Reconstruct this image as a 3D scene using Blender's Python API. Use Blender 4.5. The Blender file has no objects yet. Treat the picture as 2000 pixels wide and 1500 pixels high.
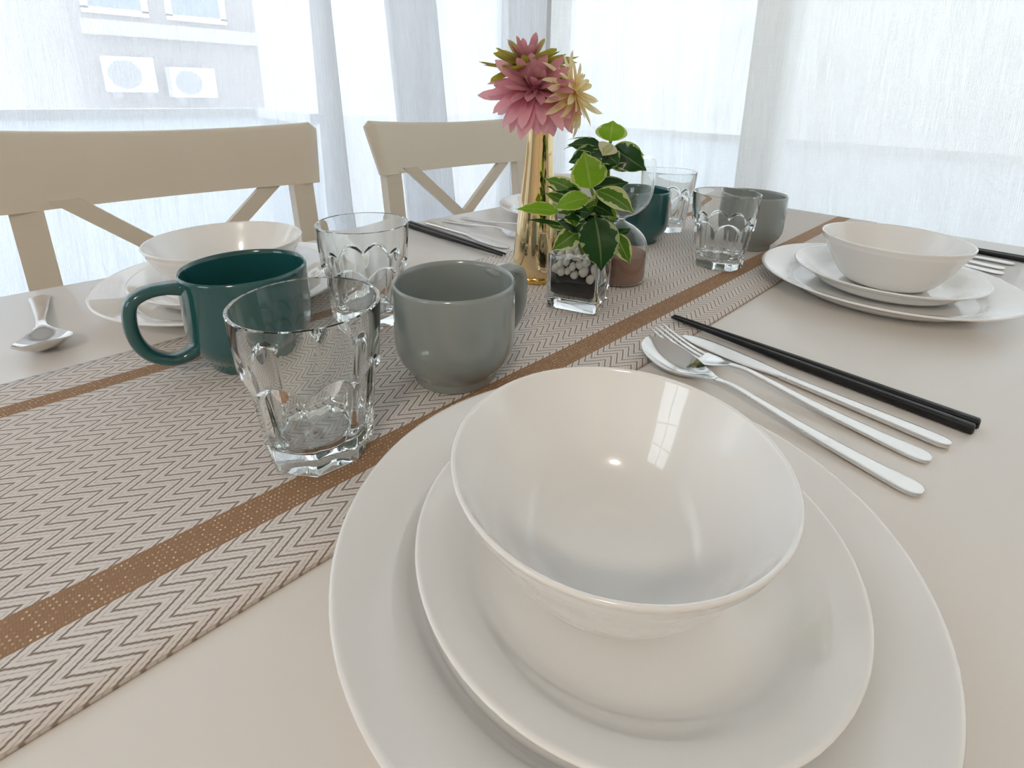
import bpy, bmesh, math, random
from mathutils import Vector, Matrix, noise
PI = math.pi
S = bpy.context.scene
C = S.collection
T = 0.75            # height of the table top above the floor; the table's front edge runs along x, the room's back window along +y

# ---------------------------------------------------------------- camera
cd = bpy.data.cameras.new('camera'); cam = bpy.data.objects.new('camera', cd); C.objects.link(cam)
S.camera = cam
cd.sensor_width = 36; cd.lens = 18.116
cd.shift_x = -0.0067; cd.shift_y = -0.1272
cd.clip_start = 0.01; cd.clip_end = 100
_a, _b, _c = 0.7932, 0.3025, 0.0204
fw = Vector((math.cos(_b)*math.cos(_a), math.cos(_b)*math.sin(_a), -math.sin(_b)))
r0 = Vector((math.sin(_a), -math.cos(_a), 0)); u0 = r0.cross(fw)
rr = math.cos(_c)*r0 + math.sin(_c)*u0; uu = -math.sin(_c)*r0 + math.cos(_c)*u0
cam.matrix_world = Matrix(((rr.x, uu.x, -fw.x, 0), (rr.y, uu.y, -fw.y, 0), (rr.z, uu.z, -fw.z, T+0.2282), (0, 0, 0, 1)))

# ---------------------------------------------------------------- sky and light
W = bpy.data.worlds.new('sky'); S.world = W; W.use_nodes = True
bg = W.node_tree.nodes['Background']; bg.inputs[0].default_value = (0.88, 0.94, 1.0, 1); bg.inputs[1].default_value = 3.7
ld = bpy.data.lights.new('ceiling_lamp', 'AREA'); ld.shape = 'DISK'; ld.size = 0.36; ld.energy = 16; ld.color = (1.0, 0.89, 0.75)
lo = bpy.data.objects.new('ceiling_lamp', ld); C.objects.link(lo); lo.location = (-1.3, -0.9, 2.335)
S.view_settings.view_transform = 'Standard'; S.view_settings.look = 'None'; S.view_settings.gamma = 1
S.view_settings.use_curve_mapping = False; S.view_settings.exposure = 0.34
S.cycles.max_bounces = 20; S.cycles.transmission_bounces = 16; S.cycles.glossy_bounces = 8; S.cycles.diffuse_bounces = 6
S.cycles.transparent_max_bounces = 32; S.cycles.sample_clamp_indirect = 8; S.cycles.use_denoising = True
S.cycles.caustics_refractive = True; S.cycles.caustics_reflective = True

# ---------------------------------------------------------------- materials
class NT:
    def __init__(s, name):
        s.m = bpy.data.materials.new(name); s.m.use_nodes = True; s.t = s.m.node_tree; s.t.nodes.clear()
        s.out = s.n('ShaderNodeOutputMaterial')
    def n(s, typ, **kw):
        x = s.t.nodes.new(typ)
        for k, v in kw.items(): setattr(x, k, v)
        return x
    def l(s, a, b): s.t.links.new(a, b)
    def math(s, op, a, b=None, c=None, clamp=False):
        x = s.n('ShaderNodeMath', operation=op); x.use_clamp = clamp
        for i, v in enumerate((a, b, c)):
            if v is None: continue
            if isinstance(v, (int, float)): x.inputs[i].default_value = v
            else: s.l(v, x.inputs[i])
        return x.outputs[0]
    def mix(s, f, a, b):
        x = s.n('ShaderNodeMix', data_type='RGBA')
        for i, v in ((0, f), (6, a), (7, b)):
            if isinstance(v, (int, float)): x.inputs[i].default_value = v
            elif isinstance(v, tuple): x.inputs[i].default_value = (*v[:3], 1)
            else: s.l(v, x.inputs[i])
        return x.outputs[2]
    def noise(s, vec, scale, detail=2, rough=.5):
        x = s.n('ShaderNodeTexNoise'); x.inputs['Scale'].default_value = scale; x.inputs['Detail'].default_value = detail
        x.inputs['Roughness'].default_value = rough
        if vec is not None: s.l(vec, x.inputs['Vector'])
        return x.outputs['Fac']
    def bump(s, h, strength, dist):
        x = s.n('ShaderNodeBump'); x.inputs['Strength'].default_value = strength; x.inputs['Distance'].default_value = dist
        s.l(h, x.inputs['Height']); return x.outputs[0]
    def bsdf(s, color, rough=.5, metal=0, coat=0, sss=0, normal=None, spec=.5, trans=0, ior=1.45):
        p = s.n('ShaderNodeBsdfPrincipled')
        if isinstance(color, tuple): p.inputs['Base Color'].default_value = (*color[:3], 1)
        else: s.l(color, p.inputs['Base Color'])
        if isinstance(rough, (int, float)): p.inputs['Roughness'].default_value = rough
        else: s.l(rough, p.inputs['Roughness'])
        p.inputs['Metallic'].default_value = metal; p.inputs['Coat Weight'].default_value = coat
        p.inputs['Specular IOR Level'].default_value = spec; p.inputs['Coat Roughness'].default_value = .03
        p.inputs['Subsurface Weight'].default_value = sss; p.inputs['Subsurface Scale'].default_value = .01
        p.inputs['Transmission Weight'].default_value = trans; p.inputs['IOR'].default_value = ior
        if normal is not None: s.l(normal, p.inputs['Normal'])
        return p.outputs[0]
    def end(s, sh): s.l(sh, s.out.inputs[0]); return s.m
    def xyz(s, obj=True):
        tc = s.n('ShaderNodeTexCoord'); sp = s.n('ShaderNodeSeparateXYZ'); o = tc.outputs['Object' if obj else 'UV']
        s.l(o, sp.inputs[0]); return o, sp.outputs[0], sp.outputs[1], sp.outputs[2]

def simple(name, col, rough=.5, var=.04, scale=30, **kw):
    t = NT(name); o, *_ = t.xyz(); f = t.noise(o, scale, 3)
    c2 = tuple(max(0, c*(1-var*2)) for c in col)
    return t.end(t.bsdf(t.mix(f, col, c2), rough, **kw))

M = {}
M['wall'] = simple('wall_paint', (.70, .64, .56), .9, .02, 4)
M['ceil'] = simple('ceiling_paint', (.86, .85, .82), .95, .01, 3)
M['frame'] = simple('window_frame', (.90, .91, .92), .4, .01, 3)
M['outer'] = simple('render_white', (.88, .88, .88), .9, .03, 1.5)
M['table'] = simple('table_lacquer', (.80, .765, .725), .33, .008, 5, coat=.15)
M['chair'] = simple('chair_paint', (.70, .62, .50), .35, .02, 8, coat=.15)
M['porcelain'] = simple('white_porcelain', (.90, .89, .87), .20, .004, 6, coat=1)
M['greyglaze'] = simple('grey_glaze', (.30, .335, .325), .22, .04, 25, coat=.7)
M['tealglaze'] = simple('teal_glaze', (.015, .098, .102), .16, .05, 25, coat=.8)
M['black'] = simple('black_lacquer', (.004, .004, .004), .36, .1, 60)
M['sand'] = simple('pink_sand', (.50, .29, .22), .95, .12, 900)
M['soil'] = simple('dark_grit', (.018, .016, .016), .95, .3, 500)
M['pebble'] = simple('white_pebble', (.88, .86, .82), .5, .04, 120)
M['stem'] = simple('stem_green', (.20, .30, .03), .5, .15, 90)
M['darkstem'] = simple('flower_stem', (.05, .10, .02), .5, .15, 90)
M['rubber'] = simple('dark_pad', (.05, .05, .05), .8, .1, 40)
M['acwhite'] = simple('ac_enamel', (.90, .90, .90), .5, .02, 4)
M['acgrille'] = simple('ac_grille', (.40, .41, .44), .7, .02, 30)
M['facade'] = simple('facade_render', (.42, .385, .39), .9, .06, 1.2)
M['facade2'] = simple('facade_pale', (.62, .61, .61), .9, .04, 1.2)
M['pane'] = simple('facade_pane', (.30, .38, .46), .15, .05, 2)
M['ground'] = simple('balcony_tile', (.70, .70, .72), .8, .03, 3)
t = NT('steel'); o, X, Y, Z = t.xyz(); n = t.noise(o, 90, 3)
M['steel'] = t.end(t.bsdf((.74, .72, .70), t.math('MULTIPLY_ADD', n, .06, .09), metal=1))
t = NT('satin_steel'); o, X, Y, Z = t.xyz(); n = t.noise(o, 90, 3)
M['satin'] = t.end(t.bsdf((.78, .75, .72), t.math('MULTIPLY_ADD', n, .08, .22), metal=1))
t = NT('gold_mirror'); o, X, Y, Z = t.xyz(); n = t.noise(o, 40, 2)
M['gold'] = t.end(t.bsdf((.88, .69, .40), t.math('MULTIPLY_ADD', n, .04, .03), metal=1))
t = NT('gold_foot'); o, X, Y, Z = t.xyz(); n = t.noise(o, 40, 2)
M['goldfoot'] = t.end(t.bsdf((.85, .58, .16), t.math('MULTIPLY_ADD', n, .04, .1), metal=1))
t = NT('clear_glass'); g = t.n('ShaderNodeBsdfGlass'); g.inputs['Roughness'].default_value = 0; g.inputs['IOR'].default_value = 1.48; g.inputs['Color'].default_value = (.992, 1, .997, 1)
M['glass'] = t.end(g.outputs[0])
t = NT('thin_glass'); tr = t.n('ShaderNodeBsdfTransparent'); tr.inputs[0].default_value = (.96, .98, .98, 1); gl = t.n('ShaderNodeBsdfGlossy'); gl.inputs['Roughness'].default_value = .02
fr = t.n('ShaderNodeFresnel'); fr.inputs[0].default_value = 1.45; mx = t.n('ShaderNodeMixShader')
t.l(fr.outputs[0], mx.inputs[0]); t.l(tr.outputs[0], mx.inputs[1]); t.l(gl.outputs[0], mx.inputs[2])
M['thin'] = t.end(mx.outputs[0])
t = NT('frosted_glass'); o, X, Y, Z = t.xyz(); tl = t.n('ShaderNodeBsdfTranslucent'); t.l(t.mix(t.noise(o, 3, 2), (.80, .83, .87), (.76, .80, .85)), tl.inputs[0])
tp = t.n('ShaderNodeBsdfTransparent'); mx = t.n('ShaderNodeMixShader'); mx.inputs[0].default_value = .78; t.l(tp.outputs[0], mx.inputs[1]); t.l(tl.outputs[0], mx.inputs[2]); M['frost'] = t.end(mx.outputs[0])
# floor: oak boards along x
t = NT('oak_floor'); o, X, Y, Z = t.xyz()
row = t.math('FLOOR', t.math('DIVIDE', Y, .12)); fr_ = t.math('FRACT', t.math('DIVIDE', Y, .12)); gap = t.math('LESS_THAN', fr_, .02)
mp = t.n('ShaderNodeMapping'); mp.inputs['Scale'].default_value = (2, 30, 1); t.l(o, mp.inputs[0]); nz = t.noise(mp.outputs[0], 1.5, 5)
col = t.mix(nz, (.42, .28, .17), (.28, .17, .09)); col = t.mix(gap, col, (.08, .05, .03))
M['floor'] = t.end(t.bsdf(col, .4))
# woven sheer curtain: vertical threads thicken and thin, fine cross weave
def sheer(name, opac, cross, tint):
    t = NT(name); o, U, V, _ = t.xyz(False)
    cx = t.n('ShaderNodeCombineXYZ'); t.l(t.math('MULTIPLY', U, 1.0), cx.inputs[0]); t.l(t.math('MULTIPLY', V, .035), cx.inputs[1])
    n1 = t.noise(cx.outputs[0], 260, 2, .6); n2 = t.noise(cx.outputs[0], 45, 2)
    cy = t.n('ShaderNodeCombineXYZ'); t.l(t.math('MULTIPLY', U, .08), cy.inputs[0]); t.l(V, cy.inputs[1]); n3 = t.noise(cy.outputs[0], 260, 2)
    ln = t.math('ABSOLUTE', t.math('SINE', t.math('MULTIPLY', U, PI/.0036)))
    a = t.math('ADD', t.math('MULTIPLY_ADD', n1, .34, opac-.17), t.math('MULTIPLY_ADD', n2, .12, -.06))
    a = t.math('ADD', a, t.math('MULTIPLY_ADD', n3, cross, -cross*.5))
    a = t.math('ADD', a, t.math('MULTIPLY_ADD', ln, .10, -.05))
    a = t.math('MAXIMUM', t.math('MINIMUM', a, .985), .12)
    tl = t.n('ShaderNodeBsdfTranslucent'); tl.inputs[0].default_value = (*tint, 1); df = t.n('ShaderNodeBsdfDiffuse'); df.inputs[0].default_value = (*tint, 1)
    m1 = t.n('ShaderNodeMixShader'); m1.inputs[0].default_value = .25; t.l(tl.outputs[0], m1.inputs[1]); t.l(df.outputs[0], m1.inputs[2])
    tp = t.n('ShaderNodeBsdfTransparent'); m2 = t.n('ShaderNodeMixShader'); t.l(a, m2.inputs[0]); t.l(tp.outputs[0], m2.inputs[1]); t.l(m1.outputs[0], m2.inputs[2])
    return t.end(m2.outputs[0])
M['sheer_a'] = sheer('sheer_voile', .72, .05, (.90, .908, .925))
M['sheer_b'] = sheer('sheer_linen', .93, .10, (.91, .90, .87))
M['sheer_c'] = sheer('sheer_weave', .82, .14, (.89, .885, .865))
# table runner: herringbone weave with two brown bands
t = NT('runner_weave'); o, X, Y, Z = t.xyz()
H = .0105; k = t.math('DIVIDE', t.math('SUBTRACT', .2488, Y), H*2)
tri = t.math('MULTIPLY', t.math('ABSOLUTE', t.math('SUBTRACT', t.math('FRACT', k), .5)), 2)          # 1 at a left vertex, 0 half way
tri = t.math('SUBTRACT', 1, tri)
wob = t.math('MULTIPLY_ADD', t.noise(o, 320, 2), .0012, -.0006)
ph = t.math('DIVIDE', t.math('SUBTRACT', t.math('ADD', X, wob), t.math('MULTIPLY', tri, .0165)), .0091)
fr = t.math('FRACT', t.math('ADD', ph, .28)); fr2 = t.math('FRACT', t.math('ADD', ph, .74))
band = t.math('SUBTRACT', 1, t.math('DIVIDE', t.math('ABSOLUTE', t.math('SUBTRACT', fr, .5)), .160))
band2 = t.math('MULTIPLY', t.math('SUBTRACT', 1, t.math('DIVIDE', t.math('ABSOLUTE', t.math('SUBTRACT', fr2, .5)), .08)), .30)
band = t.math('MAXIMUM', band, band2)
dash = t.math('MULTIPLY_ADD', t.math('SINE', t.math('MULTIPLY', Y, 2*PI/.00155)), .34, .80)
dark = t.math('MULTIPLY', t.math('MULTIPLY', t.math('MAXIMUM', band, 0), 2.0), dash, clamp=True)
fine = t.noise(o, 900, 2)
ribs = t.math('MULTIPLY_ADD', t.math('SINE', t.math('MULTIPLY', Y, 2*PI/.0013)), .5, .5)
light = t.mix(fine, (.87, .82, .78), (.76, .70, .66)); light = t.mix(t.math('MULTIPLY', ribs, .06), light, (.42, .36, .31))
dk = t.mix(t.noise(o, 60, 2), (.27, .19, .14), (.22, .18, .155))
weave = t.mix(dark, light, dk)
inb1 = t.math('COMPARE', Y, .2659, .0115); inb2 = t.math('COMPARE', Y, .4850, .0086); inb = t.math('MAXIMUM', inb1, inb2)
gx = t.math('DIVIDE', X, .0023); gy = t.math('DIVIDE', Y, .0030)
gx2 = t.math('ADD', gx, t.math('MULTIPLY', t.math('FLOOR', gy), .38))
dx = t.math('SUBTRACT', t.math('FRACT', gx2), .5); dy = t.math('SUBTRACT', t.math('FRACT', gy), .5)
dd = t.math('SQRT', t.math('ADD', t.math('MULTIPLY', dx, dx), t.math('MULTIPLY', dy, dy)))
wn = t.n('ShaderNodeTexWhiteNoise', noise_dimensions='2D'); cc = t.n('ShaderNodeCombineXYZ'); t.l(t.math('FLOOR', gx2), cc.inputs[0]); t.l(t.math('FLOOR', gy), cc.inputs[1]); t.l(cc.outputs[0], wn.inputs['Vector'])
dot = t.math('MULTIPLY', t.math('LESS_THAN', dd, .20), t.math('POWER', wn.outputs['Value'], 1.6))
brown = t.mix(t.math('MULTIPLY', t.math('MULTIPLY_ADD', t.math('SINE', t.math('MULTIPLY', X, 2*PI/.0011)), .5, .5), .5), (.37, .21, .115), (.27, .15, .08))
brown = t.mix(dot, brown, (.85, .75, .50))
col = t.mix(inb, weave, brown)
edge = t.math('MAXIMUM', t.math('LESS_THAN', Y, .2108), t.math('GREATER_THAN', Y, .5345)); col = t.mix(t.math('MULTIPLY', edge, .45), col, (.30, .22, .15))
hgt = t.math('ADD', t.math('MULTIPLY', dark, -.5), t.math('MULTIPLY', ribs, .3))
M['runner'] = t.end(t.bsdf(col, .72, normal=t.bump(hgt, .5, .0006)))
# variegated leaves: UV u across (0..1), v along
def leafmat(name, g1, g2, cream, amt):
    t = NT(name); tc = t.n('ShaderNodeTexCoord'); sp = t.n('ShaderNodeSeparateXYZ'); t.l(tc.outputs['UV'], sp.inputs[0]); o = tc.outputs['Object']
    ed = t.math('MULTIPLY', t.math('ABSOLUTE', t.math('SUBTRACT', sp.outputs[0], .5)), 2)
    nz = t.noise(o, 130, 2); e = t.math('GREATER_THAN', t.math('ADD', ed, t.math('MULTIPLY_ADD', nz, .9, -.45)), 1-amt)
    gr = t.mix(t.noise(o, 220, 3), g1, g2); mid = t.math('LESS_THAN', ed, .05); gr = t.mix(t.math('MULTIPLY', mid, .4), gr, cream)
    col = t.mix(e, gr, cream)
    p = t.bsdf(col, .42, coat=.1); tl = t.n('ShaderNodeBsdfTranslucent'); t.l(col, tl.inputs[0]); mx = t.n('ShaderNodeMixShader'); mx.inputs[0].default_value = .35
    t.l(p, mx.inputs[1]); t.l(tl.outputs[0], mx.inputs[2]); return t.end(mx.outputs[0])
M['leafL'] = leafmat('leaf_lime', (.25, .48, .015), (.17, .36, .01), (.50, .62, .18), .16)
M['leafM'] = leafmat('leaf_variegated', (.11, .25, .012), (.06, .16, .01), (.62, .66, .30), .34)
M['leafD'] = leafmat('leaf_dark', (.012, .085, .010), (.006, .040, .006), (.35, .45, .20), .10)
M['leafC'] = leafmat('leaf_cream', (.55, .60, .28), (.45, .52, .20), (.74, .70, .48), .6)
def petalmat(name, base, tip):
    t = NT(name); tc = t.n('ShaderNodeTexCoord'); sp = t.n('ShaderNodeSeparateXYZ'); t.l(tc.outputs['UV'], sp.inputs[0])
    st = t.math('MULTIPLY', t.noise(tc.outputs['Object'], 160, 3), .35)
    col = t.mix(t.math('ADD', t.math('MULTIPLY', sp.outputs[1], .9), st, clamp=True), base, tip)
    p = t.bsdf(col, .6); tl = t.n('ShaderNodeBsdfTranslucent'); t.l(col, tl.inputs[0]); mx = t.n('ShaderNodeMixShader'); mx.inputs[0].default_value = .35
    t.l(p, mx.inputs[1]); t.l(tl.outputs[0], mx.inputs[2]); return t.end(mx.outputs[0])
M['pink'] = petalmat('pink_petal', (.66, .13, .22), (.90, .50, .57))
M['mauve'] = petalmat('mauve_petal', (.30, .04, .09), (.70, .32, .37))
M['yellow'] = petalmat('yellow_petal', (.92, .66, .22), (.95, .89, .60))
M['olive'] = petalmat('olive_petal', (.26, .10, .03), (.46, .44, .05))

# ---------------------------------------------------------------- mesh helpers
def finish(me, mat, smooth=True, sharp=None):
    me.materials.append(M[mat] if isinstance(mat, str) else mat)
    if smooth: me.polygons.foreach_set('use_smooth', [True]*len(me.polygons))
    if sharp: me.set_sharp_from_angle(angle=math.radians(sharp))
    me.update()
def link(name, me, parent=None, loc=None, rz=0):
    o = bpy.data.objects.new(name, me); C.objects.link(o)
    if parent is not None: o.parent = parent
    if loc is not None: o.location = loc
    if rz: o.rotation_euler = (0, 0, rz)
    return o
def obj(name, bm, mat, parent=None, smooth=True, sharp=None, loc=None, rz=0):
    bmesh.ops.recalc_face_normals(bm, faces=bm.faces[:])
    me = bpy.data.meshes.new(name); bm.to_mesh(me); bm.free(); finish(me, mat, smooth, sharp)
    return link(name, me, parent, loc, rz)
def tag(o, label, cat, group=None, kind=None):
    if label: o['label'] = label
    if cat: o['category'] = cat
    if group: o['group'] = group
    if kind: o['kind'] = kind
    return o
def thing(name, label, cat, loc, rz=0, group=None):
    o = bpy.data.objects.new(name, None); C.objects.link(o); o.location = loc; o.rotation_euler = (0, 0, rz); o.empty_display_size = .05
    return tag(o, label, cat, group)
def dup(root, loc, rz, label, rot=None):
    r = root.copy(); C.objects.link(r); r.location = loc; r.rotation_euler = rot if rot else (0, 0, rz); r['label'] = label
    for ch in list(root.children):
        c = ch.copy(); C.objects.link(c); c.parent = r
        for g in list(ch.children):
            d = g.copy(); C.objects.link(d); d.parent = c
    return r
def box(bm, x0, x1, y0, y1, z0, z1, bev=0):
    r = bmesh.ops.create_cube(bm, size=1, matrix=Matrix.Translation(((x0+x1)/2, (y0+y1)/2, (z0+z1)/2)) @ Matrix.Diagonal((x1-x0, y1-y0, z1-z0, 1)))
    if bev:
        es = set(e for v in r['verts'] for e in v.link_edges)
        bmesh.ops.bevel(bm, geom=list(es), offset=bev, segments=2, affect='EDGES', profile=.5)
def boxes(name, lst, mat, parent=None, bev=0, smooth=False):
    bm = bmesh.new()
    for b in lst: box(bm, *b, bev=bev)
    return obj(name, bm, mat, parent, smooth, 40 if smooth else None)
def lathe(bm, prof, n=72, rad=None):
    """prof: (r, z) list; r == 0 at an end closes it. rad(theta, r, z) may deform the radius"""
    rings = []
    for (r, z) in prof:
        if r < 1e-6: rings.append([bm.verts.new((0, 0, z))]); continue
        ring = []
        for i in range(n):
            th = 2*PI*i/n; q = rad(th, r, z) if rad else r
            ring.append(bm.verts.new((q*math.cos(th), q*math.sin(th), z)))
        rings.append(ring)
    for a, b in zip(rings[:-1], rings[1:]):
        if len(a) == 1 and len(b) == 1: continue
        for i in range(n):
            j = (i+1) % n
            if len(a) == 1: bm.faces.new((a[0], b[i], b[j]))
            elif len(b) == 1: bm.faces.new((a[i], a[j], b[0]))
            else: bm.faces.new((a[i], a[j], b[j], b[i]))
def crv(pts, n=6):
    """smooth polyline through points (Catmull-Rom)"""
    P = [Vector(p) for p in pts]; out = []
    for i in range(len(P)-1):
        a = P[max(i-1, 0)]; b = P[i]; c = P[i+1]; d = P[min(i+2, len(P)-1)]
        for k in range(n):
            t = k/n; out.append(.5*((2*b)+(c-a)*t+(2*a-5*b+4*c-d)*t*t+(3*b-a-3*c+d)*t**3))
    out.append(P[-1]); return out
def tube(bm, pts, rad, n=10, up=None, cap=True, sec=None):
    """sweep along pts; rad: number, list or (w, h) list with sec shape exponent"""
    P = [Vector(p) for p in pts]; rings = []; N = None
    for i, p in enumerate(P):
        t = (P[min(i+1, len(P)-1)]-P[max(i-1, 0)]).normalized()
        if up is not None: Nn = up - up.dot(t)*t
        else:
            if N is None: N = Vector((0, 0, 1)) if abs(t.z) < .9 else Vector((1, 0, 0))
            Nn = N - N.dot(t)*t
        Nn.normalize(); N = Nn; Bn = t.cross(N)
        r = rad[i] if isinstance(rad, (list, tuple)) and len(rad) == len(P) else rad
        w, h = r if isinstance(r, (tuple, list)) else (r, r)
        ring = []
        for k in range(n):
            a = 2*PI*k/n; c, s_ = math.cos(a), math.sin(a)
            if sec: c = math.copysign(abs(c)**sec, c); s_ = math.copysign(abs(s_)**sec, s_)
            ring.append(bm.verts.new(p + N*w*c + Bn*h*s_))
        rings.append(ring)
    for a, b in zip(rings[:-1], rings[1:]):
        for k in range(n): bm.faces.new((a[k], a[(k+1) % n], b[(k+1) % n], b[k]))
    if cap: bm.faces.new(rings[0][::-1]); bm.faces.new(rings[-1])
def pp(prof, n=5):
    return [(max(0, v.x), v.z) for v in crv([(r, 0, z) for r, z in prof], n)]

# ---------------------------------------------------------------- the room
XR, YB = 1.72, 1.66      # inner faces of the right and back window walls
def struct(name, lst, mat): o = boxes(name, lst, mat); o['kind'] = 'structure'; return o
struct('floor', [(-2.3, XR+.15, -1.9, YB+.15, -.06, 0)], 'floor')
struct('ceiling', [(-2.3, XR+.15, -1.9, YB+.15, 2.4, 2.5)], 'ceil')
struct('wall_left', [(-2.45, -2.3, -1.9, .05, 0, 2.4), (-2.45, -2.3, .95, YB+.15, 0, 2.4), (-2.45, -2.3, .05, .95, 0, 1.25), (-2.45, -2.3, .05, .95, 2.15, 2.4)], 'wall')
_f = struct('window_3', [(-2.40, -2.33, .05, .09, 1.25, 2.15), (-2.40, -2.33, .91, .95, 1.25, 2.15), (-2.40, -2.33, .09, .91, 1.25, 1.29), (-2.40, -2.33, .09, .91, 2.11, 2.15), (-2.39, -2.34, .48, .52, 1.29, 2.11), (-2.385, -2.345, .09, .48, 1.69, 1.71), (-2.385, -2.345, .52, .91, 1.69, 1.71)], 'frame')
boxes('pane', [(-2.368, -2.362, .09, .91, 1.29, 2.11)], 'thin', _f)
struct('wall_front', [(-2.3, XR+.15, -2.0, -1.9, 0, 2.4)], 'wall')
struct('wall_back', [(1.62, XR+.15, YB, YB+.15, 0, 2.4), (-2.3, -1.75, YB, YB+.15, 0, 2.4), (-1.75, 1.62, YB, YB+.15, 2.2, 2.4)], 'outer')
struct('wall_right', [(XR, XR+.15, 1.58, YB, 0, 2.4), (XR, XR+.15, -1.9, -1.55, 0, 2.4), (XR, XR+.15, -1.55, 1.58, 2.2, 2.4)], 'outer')
def sash(name, a, b, along, pos, cuts):
    """a glazed sliding door between a and b along x or y: frame and panes"""
    w = .045; L = []
    def bx(u0, u1, z0, z1, d0, d1): L.append((u0, u1, pos+d0, pos+d1, z0, z1) if along == 'x' else (pos+d0, pos+d1, u0, u1, z0, z1))
    bx(a, b, 0, .06, .03, .11); bx(a, b, 2.14, 2.2, .03, .11)
    for u in cuts: bx(max(a, u-w/2), min(b, u+w/2), .06, 2.14, .04, .10)
    f = boxes(name, L, 'frame'); f['kind'] = 'structure'
    for u, v in zip(cuts[:-1], cuts[1:]):
        q = (u+w/2, v-w/2, pos+.067, pos+.073, .06, 2.14) if along == 'x' else (pos+.067, pos+.073, u+w/2, v-w/2, .06, 2.14)
        boxes('pane', [q], 'thin', f)
sash('window_1', -1.75, 1.62, 'x', YB, [-1.73, -.30, 1.17, 1.60])
sash('window_2', -1.55, 1.58, 'y', XR, [-1.53, -.40, .64, 1.56])
o = struct('trim_1', [(-1.9, XR-.02, YB-.20, YB-.17, 2.37, 2.4), (XR-.17, XR-.14, -1.7, YB-.20, 2.37, 2.4)], 'frame')
# ceiling light fixture (behind the camera)
l = thing('ceiling_light', 'round white ceiling light fixture mounted behind the camera', 'ceiling light', (-1.3, -.9, 2.4))
bm = bmesh.new(); lathe(bm, [(0, 0), (.23, 0), (.235, -.02), (.23, -.055), (.215, -.06), (.215, -.05), (0, -.05)], 48); obj('housing', bm, 'acwhite', l)

# ---------------------------------------------------------------- sheer curtains: folded panels with real overlap
def panel(name, along, pos, segs, ztop, zbot, mat, label, amp=.008, phase=0, parent=None):
    """segs: list of (u_top, u_bot, off) control points walked along the track; u may go back to make a fold"""
    bm = bmesh.new(); uvl = bm.loops.layers.uv.new('uv'); NZ = 46; cols = []; s = 0; prev = None; zt, zb = T+.47, T-.15
    pts = []
    for (a, b) in zip(segs[:-1], segs[1:]):
        d = abs(b[0]-a[0]); n = max(3, int(d/.007))
        for i in range(n): pts.append(tuple(a[k]+(b[k]-a[k])*i/n for k in range(3)))
    pts.append(segs[-1])
    for idx, (ut, ub, off) in enumerate(pts):
        if prev is not None: s += abs(ut-prev[0])+abs(off-prev[2])*.5
        prev = (ut, ub, off); col = []
        for j in range(NZ+1):
            z = zbot+(ztop-zbot)*j/NZ; f = (z-zb)/(zt-zb); f = max(-.6, min(2.2, f)); u = ub+(ut-ub)*f
            w = math.sin(s*44+phase)*amp + math.sin(s*17+1.3+phase)*amp*.9 + .004*noise.noise(Vector((s*9, z*1.2, phase)))
            d = pos+off+w*(.8+.3*(1-f))
            col.append((bm.verts.new((u, d, z) if along == 'x' else (d, u, z)), s, z))
        cols.append(col)
    for a, b in zip(cols[:-1], cols[1:]):
        for j in range(NZ):
            q = (a[j], b[j], b[j+1], a[j+1]); f = bm.faces.new([v[0] for v in q])
            for lp, v in zip(f.loops, q): lp[uvl].uv = (v[1], v[2])
    me = bpy.data.meshes.new(name); bm.to_mesh(me); bm.free(); finish(me, mat)
    return tag(link(name, me, parent), label, 'curtain')
def fold(a, b, da=.0):      # an S fold: forward to b, back to a behind, forward again
    return [(a[0]+.008, a[1]+.008, 0), (b[0]-.003, b[1]-.003, -.004), (b[0], b[1], .006), (b[0]-.004, b[1]-.004, .014), (a[0]+.003, a[1]+.003, .018), (a[0], a[1], .024), (a[0]+.003, a[1]+.003, .030), (b[0]-.01, b[1]-.01, .032), (b[0]+.03, b[1]+.03, .0)]
P0 = YB-.19
seg = [(-1.85, -1.85, 0), (-.9, -.9, 0), (0, -.03, 0), (.60, .60, 0)]
seg += fold((.662, .660), (.709, .727))
seg += fold((.885, .925), (1.067, 1.126))
seg += [(1.30, 1.32, 0)] + fold((1.38, 1.40), (1.47, 1.53))
seg += [(1.53, 1.55, .0), (1.577, 1.577, .0)]
panel('sheer_curtain', 'x', P0, seg, 2.38, .03, 'sheer_a', 'sheer white curtain across the back window behind the two chairs')
P1 = XR-.155
seg = [(1.468, 1.468, .002)] + [(1.38, 1.40, .0), (1.150, 1.120, 0), (1.132, 1.102, -.010), (1.114, 1.084, .004), (.955, .905, 0), (.932, .884, -.010), (.91, .862, .004), (.70, .72, 0), (.56, .55, .004)]
panel('sheer_curtain', 'y', P1+.02, seg, 2.38, .03, 'sheer_c', 'narrow sheer curtain panel in the room corner behind the flower vase and plant', phase=2)
seg = [(.650, .640, -.02), (.635, .622, -.028), (.615, .60, -.02), (.60, .58, -.012), (.3, .28, -.012), (-.2, -.25, -.012), (-.9, -.95, -.01), (-1.75, -1.8, 0)]
panel('sheer_curtain', 'y', P1-.012, seg, 2.38, .03, 'sheer_b', 'wide woven off-white curtain panel at the right, behind the right-hand plates', amp=.006, phase=4)

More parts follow.
